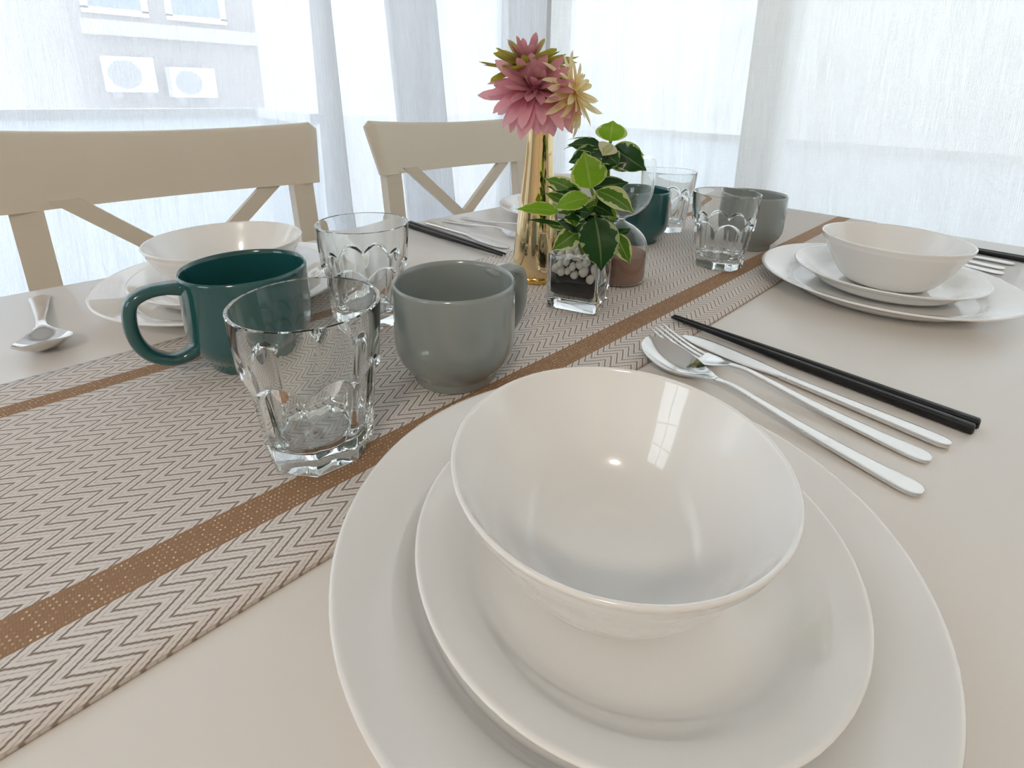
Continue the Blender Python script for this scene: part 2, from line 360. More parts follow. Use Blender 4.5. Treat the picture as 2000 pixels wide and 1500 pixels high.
# ---------------------------------------------------------------- outside
struct('balcony_floor', [(-3, 5, YB+.15, 5.2, -.2, -.02), (XR+.15, 5, -4, YB+.15, -.2, -.02)], 'ground')
def balustrade(label, runs, z):
    t_ = thing('balcony_balustrade', label, 'balustrade', (runs[0][0], runs[0][1], -.02))
    ox, oy = runs[0][0], runs[0][1]
    for (x0, y0, x1, y1) in runs:
        w = .03; a, b_ = min(x0, x1)-w-ox, max(x0, x1)+w-ox; c_, d_ = min(y0, y1)-w-oy, max(y0, y1)+w-oy
        boxes('handrail', [(a, b_, c_, d_, z-.035+.02, z+.02)], 'acwhite', t_)
        if x0 == x1: boxes('frosted_panel', [(-.006+x0-ox, .006+x0-ox, c_+w, d_-w, 0, z-.015)], 'frost', t_)
        else: boxes('frosted_panel', [(a+w, b_-w, -.006+y0-oy, .006+y0-oy, 0, z-.015)], 'frost', t_)
balustrade('frosted balcony balustrade with white handrail behind the left curtain', [(.80, 2.40, -4, 2.40), (.80, 2.36, .80, 1.86)], T+.145)
balustrade('frosted balcony balustrade with handrail behind the right curtain', [(2.30, 1.9, 2.30, -3.5)], T+.072)
struct('terrace_wall', [(1.02, 6, 3.2, 3.35, -.02, T+.07)], 'outer')
b = thing('apartment_building', 'grey neighbouring building seen through the curtain on the left, with two windows', 'building', (1.58, 7.05, -3))
boxes('wall', [(-.83, .83, 0, 3, 0, 8)], 'facade', b)
boxes('ledge', [(-.83, .84, -.10, 0, 4.46, 4.60)], 'facade2', b)
for (x0, x1) in ((.78, 1.34), (1.50, 2.09)):
    f = boxes('window_frame', [(x0-1.58, x1-1.58, -.04, 0, 4.66, 4.72), (x0-1.58, x1-1.58, -.04, 0, 5.9, 5.96), (x0-1.58, x0-1.52, -.04, 0, 4.7, 5.9), (x1-1.64, x1-1.58, -.04, 0, 4.7, 5.9)], 'acwhite', b)
    boxes('pane', [(x0-1.52, x1-1.64, -.02, -.005, 4.72, 5.9)], 'pane', f)
b2 = thing('apartment_building', 'pale wide neighbouring building beside the grey one, left edge of the view', 'building', (-1.2, 7.9, -3))
boxes('wall', [(-3.2, 1.95, 0, 2, 0, 9)], 'facade2', b2)
b3 = thing('white_building', 'white building right of the grey one, seen through the curtain', 'building', (4.15, 9.2, -3))
boxes('wall', [(-1.7, 3.4, 0, 2, 0, 9)], 'outer', b3)
b4 = thing('white_building', 'white building wall across the terrace, behind the right curtain', 'building', (5.2, 2.0, -3))
boxes('wall', [(0, 2, -6, 6.5, 0, 8.5)], 'outer', b4)
def ac(x0, x1, z0, z1, label):
    w = x1-x0; h = z1-z0
    a = thing('air_conditioner_unit', label, 'air conditioner', (x0, 7.02, z0+T), 0, 'outdoor air conditioner units')
    boxes('casing', [(0, w, -.30, -.02, 0, h)], 'acwhite', a, .01)
    bm = bmesh.new(); bmesh.ops.create_cone(bm, cap_ends=True, segments=40, radius1=h*.40, radius2=h*.40, depth=.015, matrix=Matrix.Translation((w*.36, -.306, h*.5)) @ Matrix.Rotation(PI/2, 4, 'X')); obj('fan_grille', bm, 'acgrille', a, False)
    for q in (.05, w-.10): boxes('bracket', [(q, q+.05, -.28, -.01, -.06, 0)], 'acgrille', a)
ac(.84, 1.25, .158, .50, 'white air conditioner unit on the grey building, the left and larger one of the pair')
ac(1.39, 1.81, .110, .42, 'white air conditioner unit on the grey building, the right and lower one of the pair')

# ---------------------------------------------------------------- table and chairs
TX0, TX1, TY0, TY1 = -.27, 1.18, -.045, .785
tb = thing('dining_table', 'white rectangular dining table laid for four with a woven runner', 'table', ((TX0+TX1)/2, (TY0+TY1)/2, 0))
hx, hy = (TX1-TX0)/2, (TY1-TY0)/2
boxes('tabletop', [(-hx, hx, -hy, hy, T-.03, T)], 'table', tb, .0025, True)
boxes('apron', [(-hx+.06, hx-.06, -hy+.05, -hy+.07, T-.11, T-.03), (-hx+.06, hx-.06, hy-.07, hy-.05, T-.11, T-.03), (-hx+.05, -hx+.07, -hy+.05, hy-.05, T-.11, T-.03), (hx-.07, hx-.05, -hy+.05, hy-.05, T-.11, T-.03)], 'table', tb)
for sx in (-1, 1):
    for sy in (-1, 1):
        bm = bmesh.new(); x, y = sx*(hx-.065), sy*(hy-.065)
        tube(bm, [(x, y, 0), (x, y, .4), (x, y, T-.03)], [(.028, .028), (.036, .036), (.038, .038)], 4, up=Vector((1, 1, 0)))
        obj('leg', bm, 'table', tb, False)

def make_chair(loc, label):
    """sitter faces -y; back stands at local y = +.02"""
    c = thing('dining_chair', label, 'chair', loc, 0, 'white cross-back dining chairs')
    zt, zb = T+.162, T+.050
    # curved, slightly reclined top rail
    bm = bmesh.new(); NX, rows = 40, []
    prof = [(0, 0), (.006, .0), (.011, .004), (.011, .5), (.011, .93), (.007, .985), (0, 1), (-.007, .985), (-.011, .93), (-.011, .5), (-.011, .004), (-.006, 0)]
    for i in range(NX+1):
        u = -1+2*i/NX; ring = []
        cr = max(0, abs(u)-.95)/.05; topdrop = .012*(1-math.sqrt(max(0, 1-cr*cr)))
        for (d, f) in prof:
            hw = .232+.016*f; h = zb+(zt+.004*u*u-.006*(1-u*u)-topdrop-zb)*f
            y = .022*(1-u*u)-.004 + .030*f + d*(1 if cr < .7 else 1-.5*(cr-.7)/.3)
            ring.append(bm.verts.new((u*hw, y, h)))
        rows.append(ring)
    n = len(prof)
    for a, b in zip(rows[:-1], rows[1:]):
        for k in range(n): bm.faces.new((a[k], a[(k+1) % n], b[(k+1) % n], b[k]))
    bm.faces.new(rows[0][::-1]); bm.faces.new(rows[-1])
    obj('backrest', bm, 'chair', c, True, 50)
    for s in (-1, 1):
        bm = bmesh.new()
        tube(bm, crv([(s*.190, .05, 0), (s*.195, .012, .25), (s*.199, -.022, .46), (s*.200, -.012, .62), (s*.200, .006, zb+.004)], 5), (.0175, .0125), 4, up=Vector((s*1, 1, 0)).normalized(), sec=None)
        bm.free(); bm = bmesh.new()
        P = crv([(s*.190, .05, 0), (s*.195, .012, .25), (s*.199, -.022, .46), (s*.200, -.012, .62), (s*.200, .008, zb+.006)], 5); rings = []
        for p in P: rings.append([bm.verts.new((p.x+a*.0190, p.y+b_*.014, p.z)) for a, b_ in ((-1, -1), (1, -1), (1, 1), (-1, 1))])
        for a, b_ in zip(rings[:-1], rings[1:]):
            for k in range(4): bm.faces.new((a[k], a[(k+1) % 4], b_[(k+1) % 4], b_[k]))
        bm.faces.new(rings[0][::-1]); bm.faces.new(rings[-1]); obj('rear_leg', bm, 'chair', c, False)
        bm = bmesh.new(); x = s*.185
        rings = [[bm.verts.new((x+a*w, -.40+b_*w, z)) for a, b_ in ((-1, -1), (1, -1), (1, 1), (-1, 1))] for z, w in ((0, .014), (.42, .018))]
        for k in range(4): bm.faces.new((rings[0][k], rings[0][(k+1) % 4], rings[1][(k+1) % 4], rings[1][k]))
        bm.faces.new(rings[0][::-1]); bm.faces.new(rings[1]); obj('front_leg', bm, 'chair', c, False)
        # cross brace: from under the top rail on this side to the low back rail on the other
        bm = bmesh.new(); a = Vector((s*.155, .006+.004*s, zb+.012)); b = Vector((-s*.165, -.014+.004*s, .52)); rings = []
        for p in (a, a.lerp(b, .5)+Vector((0, .006, 0)), b): rings.append([bm.verts.new((p.x+q*.0185, p.y+w*.006, p.z)) for q, w in ((-1, -1), (1, -1), (1, 1), (-1, 1))])
        for g, h in zip(rings[:-1], rings[1:]):
            for k in range(4): bm.faces.new((g[k], g[(k+1) % 4], h[(k+1) % 4], h[k]))
        bm.faces.new(rings[0][::-1]); bm.faces.new(rings[-1]); obj('cross_brace', bm, 'chair', c, False)
    boxes('lower_back_rail', [(-.185, .185, -.028, -.006, .495, .535)], 'chair', c, .003, True)
    boxes('seat', [(-.215, .215, -.435, .0, .425, .450)], 'chair', c, .008, True)
    boxes('seat_frame', [(-.175, .175, -.41, -.39, .36, .425), (-.175, .175, -.03, -.01, .36, .425), (-.195, -.175, -.40, -.02, .36, .425), (.175, .195, -.40, -.02, .36, .425)], 'chair', c)
    return c
ch = make_chair((.200, 1.018, 0), 'white cross-back chair at the left, behind the teal mug and the left bowl')
dup(ch, (.802, 1.018, 0), 0, 'white cross-back chair in the middle, behind the gold vase')

# ---------------------------------------------------------------- runner
bm = bmesh.new(); xs = [TX0-.002+i*(TX1-TX0)/60 for i in range(61)]; pr = [(x, T+.0018) for x in xs]
for i in range(1, 9): a = i/8*PI/2; pr.append((TX1+.0+.004*math.sin(a), T+.0018-.004*(1-math.cos(a))))
pr += [(TX1+.0045, T-.02), (TX1+.0045, T-.06), (TX1+.0045, T-.12)]
l0 = [(TX0-.0045, T-.12), (TX0-.0045, T-.03)]; pr = l0+pr
rows = []
for (x, z) in pr:
    row = []
    for j in range(25):
        y = .2100+(.5350-.2100)*j/24
        zz = z + (.0009*max(0, noise.noise(Vector((x*6, y*7, 0)))) if z > T else 0)
        row.append((bm.verts.new((x, y, zz)), bm.verts.new((x, y, zz-.0016)) if z > T else bm.verts.new((x-(.0016 if x > 0 else -.0016), y, z))))
    rows.append(row)
for a, b in zip(rows[:-1], rows[1:]):
    for j in range(24):
        for k in (0, 1): bm.faces.new((a[j][k], b[j][k], b[j+1][k], a[j+1][k]))
    for j in (0, 24): bm.faces.new((a[j][0], b[j][0], b[j][1], a[j][1]))
for row in (rows[0], rows[-1]):
    for j in range(24): bm.faces.new((row[j][0], row[j+1][0], row[j+1][1], row[j][1]))
tag(obj('table_runner', bm, 'runner'), 'herringbone woven beige runner with two brown bands along the table', 'table runner')
TR = T+.0022        # top of the runner

# ---------------------------------------------------------------- crockery
def dish(name, prof, th, label, cat, loc, group, n=96):
    """prof: upper/inner profile from centre to rim; th: thickness below"""
    up = pp(prof, 6); bm = bmesh.new(); k = len(up)
    low = []
    for i, (r, z) in enumerate(up):
        a = up[max(i-1, 0)]; b = up[min(i+1, k-1)]; dx, dz = b[0]-a[0], b[1]-a[1]; L = math.hypot(dx, dz) or 1
        w = th*(1 if i < k-4 else .75); low.append((max(0, r+dz/L*w), max(0, z-dx/L*w)))
    rim = up[-1]; l = low[-1]; m = ((rim[0]+l[0])/2, (rim[1]+l[1])/2)
    dx, dz = rim[0]-up[-3][0], rim[1]-up[-3][1]; L = math.hypot(dx, dz); e = th*.38
    rimp = [(m[0]+dx/L*e+(rim[0]-m[0])*.7, m[1]+dz/L*e+(rim[1]-m[1])*.7), (m[0]+dx/L*e*1.3, m[1]+dz/L*e*1.3), (m[0]+dx/L*e+(l[0]-m[0])*.7, m[1]+dz/L*e+(l[1]-m[1])*.7)]
    lathe(bm, up+rimp+low[::-1], n)
    o = obj(name, bm, 'porcelain'); o.location = loc
    return tag(o, label, cat, group)
DIN = [(0, .0045), (.05, .0045), (.090, .0048), (.0985, .0075), (.1045, .0125), (.111, .0158), (.123, .0198), (.1345, .0232)]
SAL = [(0, .0045), (.04, .0045), (.062, .005), (.072, .0085), (.080, .0145), (.0885, .0205), (.0988, .0252)]
BOW = [(0, .0035), (.022, .0035), (.034, .0037), (.0425, .0060), (.0500, .0125), (.0575, .0240), (.0650, .0385), (.0712, .0500), (.0755, .0585)]
def place(kind, c, z, label):
    global PROTO
    if kind not in PROTO:
        prof, th, nm, cat, grp = {'d': (DIN, .0035, 'dinner_plate', 'plate', 'white dinner plates'), 's': (SAL, .0032, 'salad_plate', 'plate', 'white salad plates'), 'b': (BOW, .0030, 'bowl', 'bowl', 'white bowls')}[kind]
        PROTO[kind] = dish(nm, prof, th, label, cat, (c[0], c[1], z), grp); return PROTO[kind]
    o = PROTO[kind].copy(); C.objects.link(o); o.location = (c[0], c[1], z); o['label'] = label; return o
PROTO = {}
for where, D_, E_, B_ in (('nearest the camera', (.1827, .1119), (.1794, .1040), (.1765, .1108)),
                          ('at the far right of the table', (.7445, .1146), (.748, .113), (.7525, .1119)),
                          ('at the left, behind the teal mug', (.1609, .6227), (.157, .618), (.1515, .6140)),
                          ('at the back, behind the gold vase', (.765, .640), (.766, .640), (.768, .640))):
    place('d', D_, T+.0005, 'large white dinner plate, bottom of the stack '+where)
    place('s', E_, T+.0056, 'smaller white plate between dinner plate and bowl, stack '+where)
    place('b', B_, T+.0106, 'white bowl on top of the plate stack '+where)

# ---------------------------------------------------------------- mugs
def make_mug(loc, az, mat, label):
    m = thing('mug', label, 'mug', loc, az, 'stacking mugs on the runner')
    R, H = .0489, .0842
    outer = [(0, .0015), (.030, .0015), (.0315, 0), (.0335, 0), (.0345, .0015), (.0347, .0065), (.0358, .0085), (.0405, .0135), (.0455, .0205), (.0482, .0285), (.0489, .038), (.0487, .055), (.0486, .075), (R-.0002, H-.003), (R-.0006, H-.001)]
    inner = [(R-.0017, H), (R-.003, H-.001), (R-.0036, H-.004), (.0450, .055), (.0448, .036), (.042, .022), (.036, .013), (.028, .0085), (0, .008)]
    bm = bmesh.new(); lathe(bm, outer+inner, 96); obj('body', bm, mat, m, True, 60)
    bm = bmesh.new(); p = crv([(.0450, 0, .0745), (.054, 0, .0765), (.067, 0, .0765), (.0785, 0, .0705), (.0820, 0, .056), (.0806, 0, .040), (.0742, 0, .0265), (.0625, 0, .0178), (.052, 0, .0175), (.0430, 0, .0215)], 5)
    nP = len(p); rad = []
    for i in range(nP):
        e = min(1, min(i, nP-1-i)/6); rad.append((.0048+.0012*(1-e), .0082+.0022*(1-e)))
    # width runs along y
    rings = []
    for i, q in enumerate(p):
        t_ = (p[min(i+1, nP-1)]-p[max(i-1, 0)]).normalized(); nn = Vector((t_.z, 0, -t_.x)); w_, h_ = rad[i]; ring = []
        for k in range(16):
            a = 2*PI*k/16; c_, s_ = math.cos(a), math.sin(a); c_ = math.copysign(abs(c_)**.8, c_); s_ = math.copysign(abs(s_)**.8, s_)
            ring.append(bm.verts.new(q+nn*w_*c_+Vector((0, 1, 0))*h_*s_))
        rings.append(ring)
    for a, b in zip(rings[:-1], rings[1:]):
        for k in range(16): bm.faces.new((a[k], a[(k+1) % 16], b[(k+1) % 16], b[k]))
    bm.faces.new(rings[0][::-1]); bm.faces.new(rings[-1]); obj('handle', bm, mat, m)
    return m
m1 = make_mug((.2337, .3100, TR), math.radians(6), 'greyglaze', 'grey mug in the centre, standing right behind the near plates')
m2 = make_mug((.1216, .4510, TR), math.radians(176), 'tealglaze', 'teal mug at the left with its handle to the left')
dup(m1, (.8156, .3104, TR), math.radians(35), 'grey mug far right on the runner, partly behind a tumbler')
dup(m2, (.708, .447, TR), math.radians(75), 'teal mug at the back, half hidden by the hourglass and the plant')

# ---------------------------------------------------------------- tumblers: eight flutes below, round above
def make_tumbler(loc, az, label):
    n = 8; H = .1030
    def rad(th, r, z):
        if r < .0: return r
        return r
    def outer(th, z):
        rc = .0334+(.0392-.0334)*min(1, z/.062); k = (th % (2*PI/n))-PI/n
        poly = rc*math.cos(PI/n)/math.cos(k); poly = min(poly, rc*.992)
        ru = .0398+(.0440-.0398)*((z-.045)/(H-.045))**.8 if z > .045 else .0398
        zt = .0545+.0115*abs(math.sin(n*th/2))**.7
        f = (z-zt+.0018)/.0036; f = max(0, min(1, f)); f = f*f*(3-2*f)
        q = poly*(1-f)+ru*f
        if z < .002: q -= .0012*(1-z/.002)
        return q
    N = 192; bm = bmesh.new(); rings = []
    zs = [0, .0007, .002]+[.002+.050*i/12 for i in range(1, 13)]+[(.052+.0175*i/30) for i in range(1, 31)]+[.0695+(H-.0715)*i/8 for i in range(1, 9)]
    b0 = [bm.verts.new((0, 0, .0022))]
    rings.append(b0); rings.append([bm.verts.new((.024*math.cos(2*PI*i/N), .024*math.sin(2*PI*i/N), .0015)) for i in range(N)])
    for z in zs: rings.append([bm.verts.new((outer(2*PI*i/N, z)*math.cos(2*PI*i/N), outer(2*PI*i/N, z)*math.sin(2*PI*i/N), z)) for i in range(N)])
    inner = [(.04395, H-.0004), (.0430, H), (.0416, H-.0004), (.0410, H-.004), (.0397, .085), (.0368, .063), (.0342, .045), (.0322, .030), (.0300, .020), (.0270, .0152), (.020, .0135), (0, .0130)]
    for r, z in inner:
        rings.append([bm.verts.new((0, 0, z))] if r == 0 else [bm.verts.new((r*math.cos(2*PI*i/N), r*math.sin(2*PI*i/N), z)) for i in range(N)])
    for a, b in zip(rings[:-1], rings[1:]):
        for i in range(N):
            j = (i+1) % N
            if len(a) == 1: bm.faces.new((a[0], b[i], b[j]))
            elif len(b) == 1: bm.faces.new((a[i], a[j], b[0]))
            else: bm.faces.new((a[i], a[j], b[j], b[i]))
    o = obj('tumbler', bm, 'glass', None, True, 32); o.location = loc; o.rotation_euler = (0, 0, az)
    return tag(o, label, 'glass', 'clear fluted tumblers on the runner')
g = make_tumbler((.1111, .2966, TR), math.radians(-73), 'clear fluted tumbler nearest the camera, in front of the teal mug')
for (x, y, a, lb) in ((.2328, .4548, 20, 'clear fluted tumbler behind the grey mug, second from the left'), (.6866, .2971, 12, 'clear fluted tumbler in front of the far grey mug, on the right'), (.812, .4545, 40, 'clear fluted tumbler farthest back, right of the hourglass')):
    o = g.copy(); C.objects.link(o); o.location = (x, y, TR); o.rotation_euler = (0, 0, math.radians(a)); o['label'] = lb

# ---------------------------------------------------------------- cutlery
def ribbon(bm, secs, thick=.0020, nu=10):
    """secs: (y, half width, z centre of top face, cup, x offset); a closed thick strip running along y"""
    top, bot = [], []
    for (y, w, z, cup, *r) in secs:
        xo = r[0] if r else 0
        ra, rb = [], []
        for k in range(nu+1):
            u = -1+2*k/nu; zz = z+cup*u*u; ed = .35*thick*abs(u)**6
            ra.append(bm.verts.new((xo+w*u, y, zz-ed))); rb.append(bm.verts.new((xo+w*u, y, zz-thick+ed)))
        top.append(ra); bot.append(rb)
    for i in range(len(secs)-1):
        for k in range(nu):
            bm.faces.new((top[i][k], top[i][k+1], top[i+1][k+1], top[i+1][k])); bm.faces.new((bot[i][k], bot[i+1][k], bot[i+1][k+1], bot[i][k+1]))
        for k in (0, nu): bm.faces.new((top[i][k], top[i+1][k], bot[i+1][k], bot[i][k]))
    for i in (0, -1):
        for k in range(nu): bm.faces.new((top[i][k], top[i][k+1], bot[i][k+1], bot[i][k]))
def smoothsec(pts, n=6):
    V = crv([(p[0], p[1], p[2]*10) for p in pts], n); U = crv([(p[0], p[3], p[4] if len(p) > 4 else 0) for p in pts], n)
    return [(a.x, max(.0002, a.y), a.z/10, b.y, b.z) for a, b in zip(V, U)]
# handle: y from 0 (free end) to about .14; head beyond
HAND = [(0, .0030, .0026, 0), (.0008, .0052, .0026, 0), (.0025, .0074, .0026, 0), (.006, .0088, .0026, 0), (.012, .0091, .0026, 0), (.03, .0078, .0032, 0), (.07, .0058, .0058, 0), (.105, .0042, .0095, 0), (.128, .0036, .0118, 0), (.142, .0042, .0105, 0)]
def cutlery(kind, loc, rz, label, group):
    c = thing(kind, label, kind.replace('table_', ''), loc, rz, group)
    if kind == 'spoon':
        bm = bmesh.new(); ribbon(bm, smoothsec(HAND)); obj('handle', bm, 'satin', c, True, 38)
        bm = bmesh.new(); S_ = []
        y0, y1 = .142, .214; NB = 26
        for i in range(NB+1):
            t_ = i/NB; w = .0042+(.0212-.0042)*math.sin(min(1, t_/.62)*PI/2)**1.35 if t_ < .62 else .0212*math.sqrt(max(.0, 1-((t_-.62)/.385)**2.3))
            lip = .0108-.0035*math.sin(t_*PI)+.0010*t_+.0055*t_*t_; dep = .0088*math.sin(min(1, max(0, (t_-.02)/.5))*PI/2)**1.5*(1 if t_ < .55 else max(0, 1-((t_-.55)/.45)**3))
            S_.append((y0+(y1-y0)*t_, max(.0015, w), lip-dep+.0003, dep))
        ribbon(bm, S_, .0013, 14); obj('bowl', bm, 'steel', c, True, 60)
    elif kind == 'fork':
        bm = bmesh.new(); ribbon(bm, smoothsec(HAND)); obj('handle', bm, 'satin', c, True, 38)
        bm = bmesh.new(); ribbon(bm, smoothsec([(.142, .0042, .0105, 0), (.150, .0068, .0075, .0005), (.157, .0105, .0058, .001), (.164, .0123, .0048, .001), (.170, .0125, .0046, .001)]), .0015)
        for k in range(4):
            xc = -.0125+.0030+k*.00633; S_ = []
            for t_ in (0, .15, .35, .6, .8, .93, 1): S_.append((.1695+.048*t_, .0023-.0012*t_**3, .0050+.0130*t_**1.5, 0, xc*(1-.06*t_)))
            ribbon(bm, S_, .0014, 2)
        obj('tines', bm, 'steel', c, True, 50)
    else:
        bm = bmesh.new(); ribbon(bm, smoothsec([(0, .0025, .0040, 0), (.0008, .0048, .0040, 0), (.0025, .0068, .0040, 0), (.006, .0080, .0040, 0), (.012, .0082, .0041, 0), (.04, .0072, .0042, 0), (.08, .0058, .0042, 0), (.115, .0050, .0042, 0)]), .0034); obj('handle', bm, 'satin', c, True, 38)
        bm = bmesh.new(); ribbon(bm, smoothsec([(.115, .0050, .0040, 0, 0), (.125, .0070, .0036, 0, .001), (.150, .0100, .0030, 0, .002), (.185, .0102, .0028, 0, .003), (.203, .0075, .0026, 0, .003), (.2115, .0030, .0024, 0, .001)]), .0016); obj('blade', bm, 'satin', c, True, 50)
    return c
def aim(a, b): return math.atan2(-(b[0]-a[0]), b[1]-a[1])      # heading so that local +y runs from a to b
CG = 'steel cutlery laid beside the plates'
sp = cutlery('spoon', (.3555, .0088, T+.0004), aim((.3555, .0088), (.384, .222)), 'steel spoon beside the near plates, closest to the bowl', 'steel spoons')
fk = cutlery('fork', (.3970, .0108, T+.0004), aim((.397, .0108), (.4110, .222)), 'steel fork between the near spoon and near knife', 'steel forks')
kn = cutlery('knife', (.4245, .0042, T+.0004), aim((.4245, .0042), (.4405, .2157)), 'steel table knife beside the near black chopsticks', 'steel knives')
dup(sp, (.9560, .0110, T+.0004), math.radians(-3), 'steel spoon at the far right, half hidden by the right-hand plates')
dup(fk, (.9876, .0119, T+.0004), math.radians(-2), 'steel fork at the far right, between spoon and knife beyond the bowl')
dup(kn, (1.0246, .0041, T+.0004), math.radians(0), 'steel knife at the far right beside the far black chopsticks')
dup(kn, (.514, .760, T+.0004), aim((.514, .760), (.519, .545)), 'steel knife at the back, between back chopsticks and back fork')
dup(fk, (.5505, .758, T+.0004), aim((.5505, .758), (.574, .548)), 'steel fork at the back, tines toward the gold vase')
dup(sp, (.588, .752, T+.0004), aim((.588, .752), (.618, .545)), 'steel spoon at the back, nearest the hidden plate stack')
_q = dup(sp, (-.0075, .752, T+.0004), aim((-.0075, .752), (-.012, .565)), 'steel spoon lying alone at the far left of the table, bowl toward the camera')

_q.scale = (1, .875, 1)

# ---------------------------------------------------------------- chopsticks
def chop(a, b, label, side):
    """a thick end, b tip"""
    A = Vector((*a, 0)); B = Vector((*b, 0)); L = (B-A).length
    bm = bmesh.new(); rings = []
    for t_, w in ((0, .0030), (.004, .0042), (.5, .0035), (.97, .0019), (1, .0014)):
        N = 12; ring = []
        for k in range(N):
            q = 2*PI*k/N+PI/12; c_, s_ = math.cos(q), math.sin(q); e = .55 if t_ < .6 else .8
            ring.append(bm.verts.new((w*math.copysign(abs(c_)**e, c_), L*t_, .0038+w*.9*math.copysign(abs(s_)**e, s_))))
        rings.append(ring)
    for p, q in zip(rings[:-1], rings[1:]):
        for k in range(12): bm.faces.new((p[k], p[(k+1) % 12], q[(k+1) % 12], q[k]))
    bm.faces.new(rings[0][::-1]); bm.faces.new(rings[-1])
    o = obj('chopstick', bm, 'black', None, True, 40); o.location = (a[0], a[1], T+.0006); o.rotation_euler = (0, 0, aim(a, b)); o.rotation_euler[0] = 0.006
    return tag(o, label, 'chopstick', 'black chopsticks')
chop((.4565, -.0050), (.4665, .2420), 'black chopstick of the near pair, the one beside the knife', 0)
chop((.4680, -.0070), (.4715, .2425), 'black chopstick of the near pair, the one farther from the knife', 0)
chop((1.0570, -.0080), (1.0640, .2400), 'black chopstick of the far right pair, the one beside the far knife', 0)
chop((1.0680, -.0080), (1.0730, .2400), 'black chopstick of the far right pair, the outer one nearest the table end', 0)
chop((.4840, .7690), (.4845, .5200), 'dark chopstick of the back pair, the one beside the back knife', 0)
chop((.4730, .7660), (.4765, .5180), 'dark chopstick of the back pair, the one nearer the tumblers', 0)

# ---------------------------------------------------------------- vase with three cloth flowers
VX, VY = .4531, .4286
v = thing('bud_vase', 'tall tapered mirror-gold bud vase holding the cloth flowers', 'vase', (VX, VY, TR))
prof = [(.0245, .0085), (.0275, .010), (.0290, .016), (.0288, .028), (.0272, .055), (.0235, .090), (.0195, .125), (.0170, .155), (.0155, .180), (.0150, .197), (.0155, .200), (.0148, .2003), (.0140, .198), (.0140, .18), (.0175, .12), (.024, .05), (.0235, .014), (0, .013)]
bm = bmesh.new(); lathe(bm, pp([(0, .0085)]+prof[:10], 4)+prof[10:], 64); obj('body', bm, 'gold', v, True, 60)
bm = bmesh.new(); lathe(bm, [(0, 0), (.0265, 0), (.028, .001), (.0285, .004), (.0275, .0075), (.0262, .0088), (0, .0088)], 64); obj('foot', bm, 'goldfoot', v, True, 50)
random.seed(5)
def petal(bm, uvl, org, d, n_, L, w, curl, cup=.25, twist=0):
    """petal from org along d, bending toward n_ by curl"""
    d = d.normalized(); n_ = (n_-n_.dot(d)*d).normalized(); s_ = d.cross(n_)
    if twist: R = Matrix.Rotation(twist, 3, d); n_ = R @ n_; s_ = R @ s_
    rows = []; NS = 10
    for i in range(NS+1):
        t_ = i/NS; ww = w*(math.sin(PI*min(1, t_*.80+.10))**.42)*(1 if t_ < .80 else math.sqrt(max(.02, 1-((t_-.80)/.2)**2))); row = []
        c = org+d*(L*t_*(1-.1*abs(curl)*t_))+n_*(curl*L*t_*t_)
        for k in (-1, -.5, 0, .5, 1): row.append((bm.verts.new(c+s_*ww*k*.5+n_*(cup*ww*k*k*.5)), k*.5+.5, t_))
        rows.append(row)
    for a, b in zip(rows[:-1], rows[1:]):
        for k in range(4):
            q = (a[k], a[k+1], b[k+1], b[k]); f = bm.faces.new([x[0] for x in q])
            for lp, x in zip(f.loops, q): lp[uvl].uv = (x[1], x[2])
def flower_head(name, ctr, nrm, layers, mat, parent, seed):
    random.seed(seed); bm = bmesh.new(); uvl = bm.loops.layers.uv.new('uv'); n_ = Vector(nrm).normalized()
    a = n_.orthogonal().normalized(); b = n_.cross(a); ctr = Vector(ctr)
    for (cnt, L, w, elev, curl, r_in) in layers:
        off = random.random()*6
        for i in range(cnt):
            th = 2*PI*(i+random.uniform(-.3, .3))/cnt+off; rad = a*math.cos(th)+b*math.sin(th); e = elev+random.uniform(-.14, .14)
            d = rad*math.cos(e)+n_*math.sin(e); d += Vector((0, 0, -.30))*(1-abs(math.sin(e)))
            petal(bm, uvl, ctr+rad*r_in, d, n_*(1 if random.random() < .9 else -1), L*random.uniform(.82, 1.08), w*random.uniform(.85, 1.15), curl+random.uniform(-.12, .12), random.uniform(.1, .5), random.uniform(-.35, .35))
    me = bpy.data.meshes.new(name); bm.to_mesh(me); bm.free(); finish(me, mat); return link(name, me, parent)
def flower(label, ctr, nrm, sets, seed):
    f = thing('cloth_flower', label, 'flower', (VX, VY, TR), 0, 'cloth flowers in the gold vase')
    c = Vector(ctr)-Vector((VX, VY, 0)); c.z += T-TR; nn = Vector(nrm).normalized()
    for i, (nm, layers, mat) in enumerate(sets): flower_head(nm, c, nrm, layers, mat, f, seed+i)
    bm = bmesh.new(); k = c.normalized(); off = Vector((c.x, c.y, 0)).normalized()*.007 if (abs(c.x)+abs(c.y)) > .001 else Vector((0, 0, 0))
    tube(bm, crv([off+Vector((0, 0, .03)), off*1.0+Vector((0, 0, .12)), off+Vector((0, 0, .195)), c-nn*.006], 6), .0014, 8); obj('stem', bm, 'darkstem', f)
    bm = bmesh.new(); bmesh.ops.create_icosphere(bm, subdivisions=2, radius=.007, matrix=Matrix.Translation(c)); obj('calyx', bm, 'mauve' if 'pink' in label else ('yellow' if 'yellow' in label else 'olive'), f)
flower('large pink cloth flower at the front of the gold vase', (.4270, .4130, .2350), (-.52, -.50, .70), [('outer_petals', [(18, .057, .0145, -.22, -.30, .004), (17, .052, .0140, .02, -.25, .004)], 'pink'), ('inner_petals', [(14, .042, .0120, .50, .05, .004), (7, .022, .009, .9, .2, .002)], 'mauve')], 11)
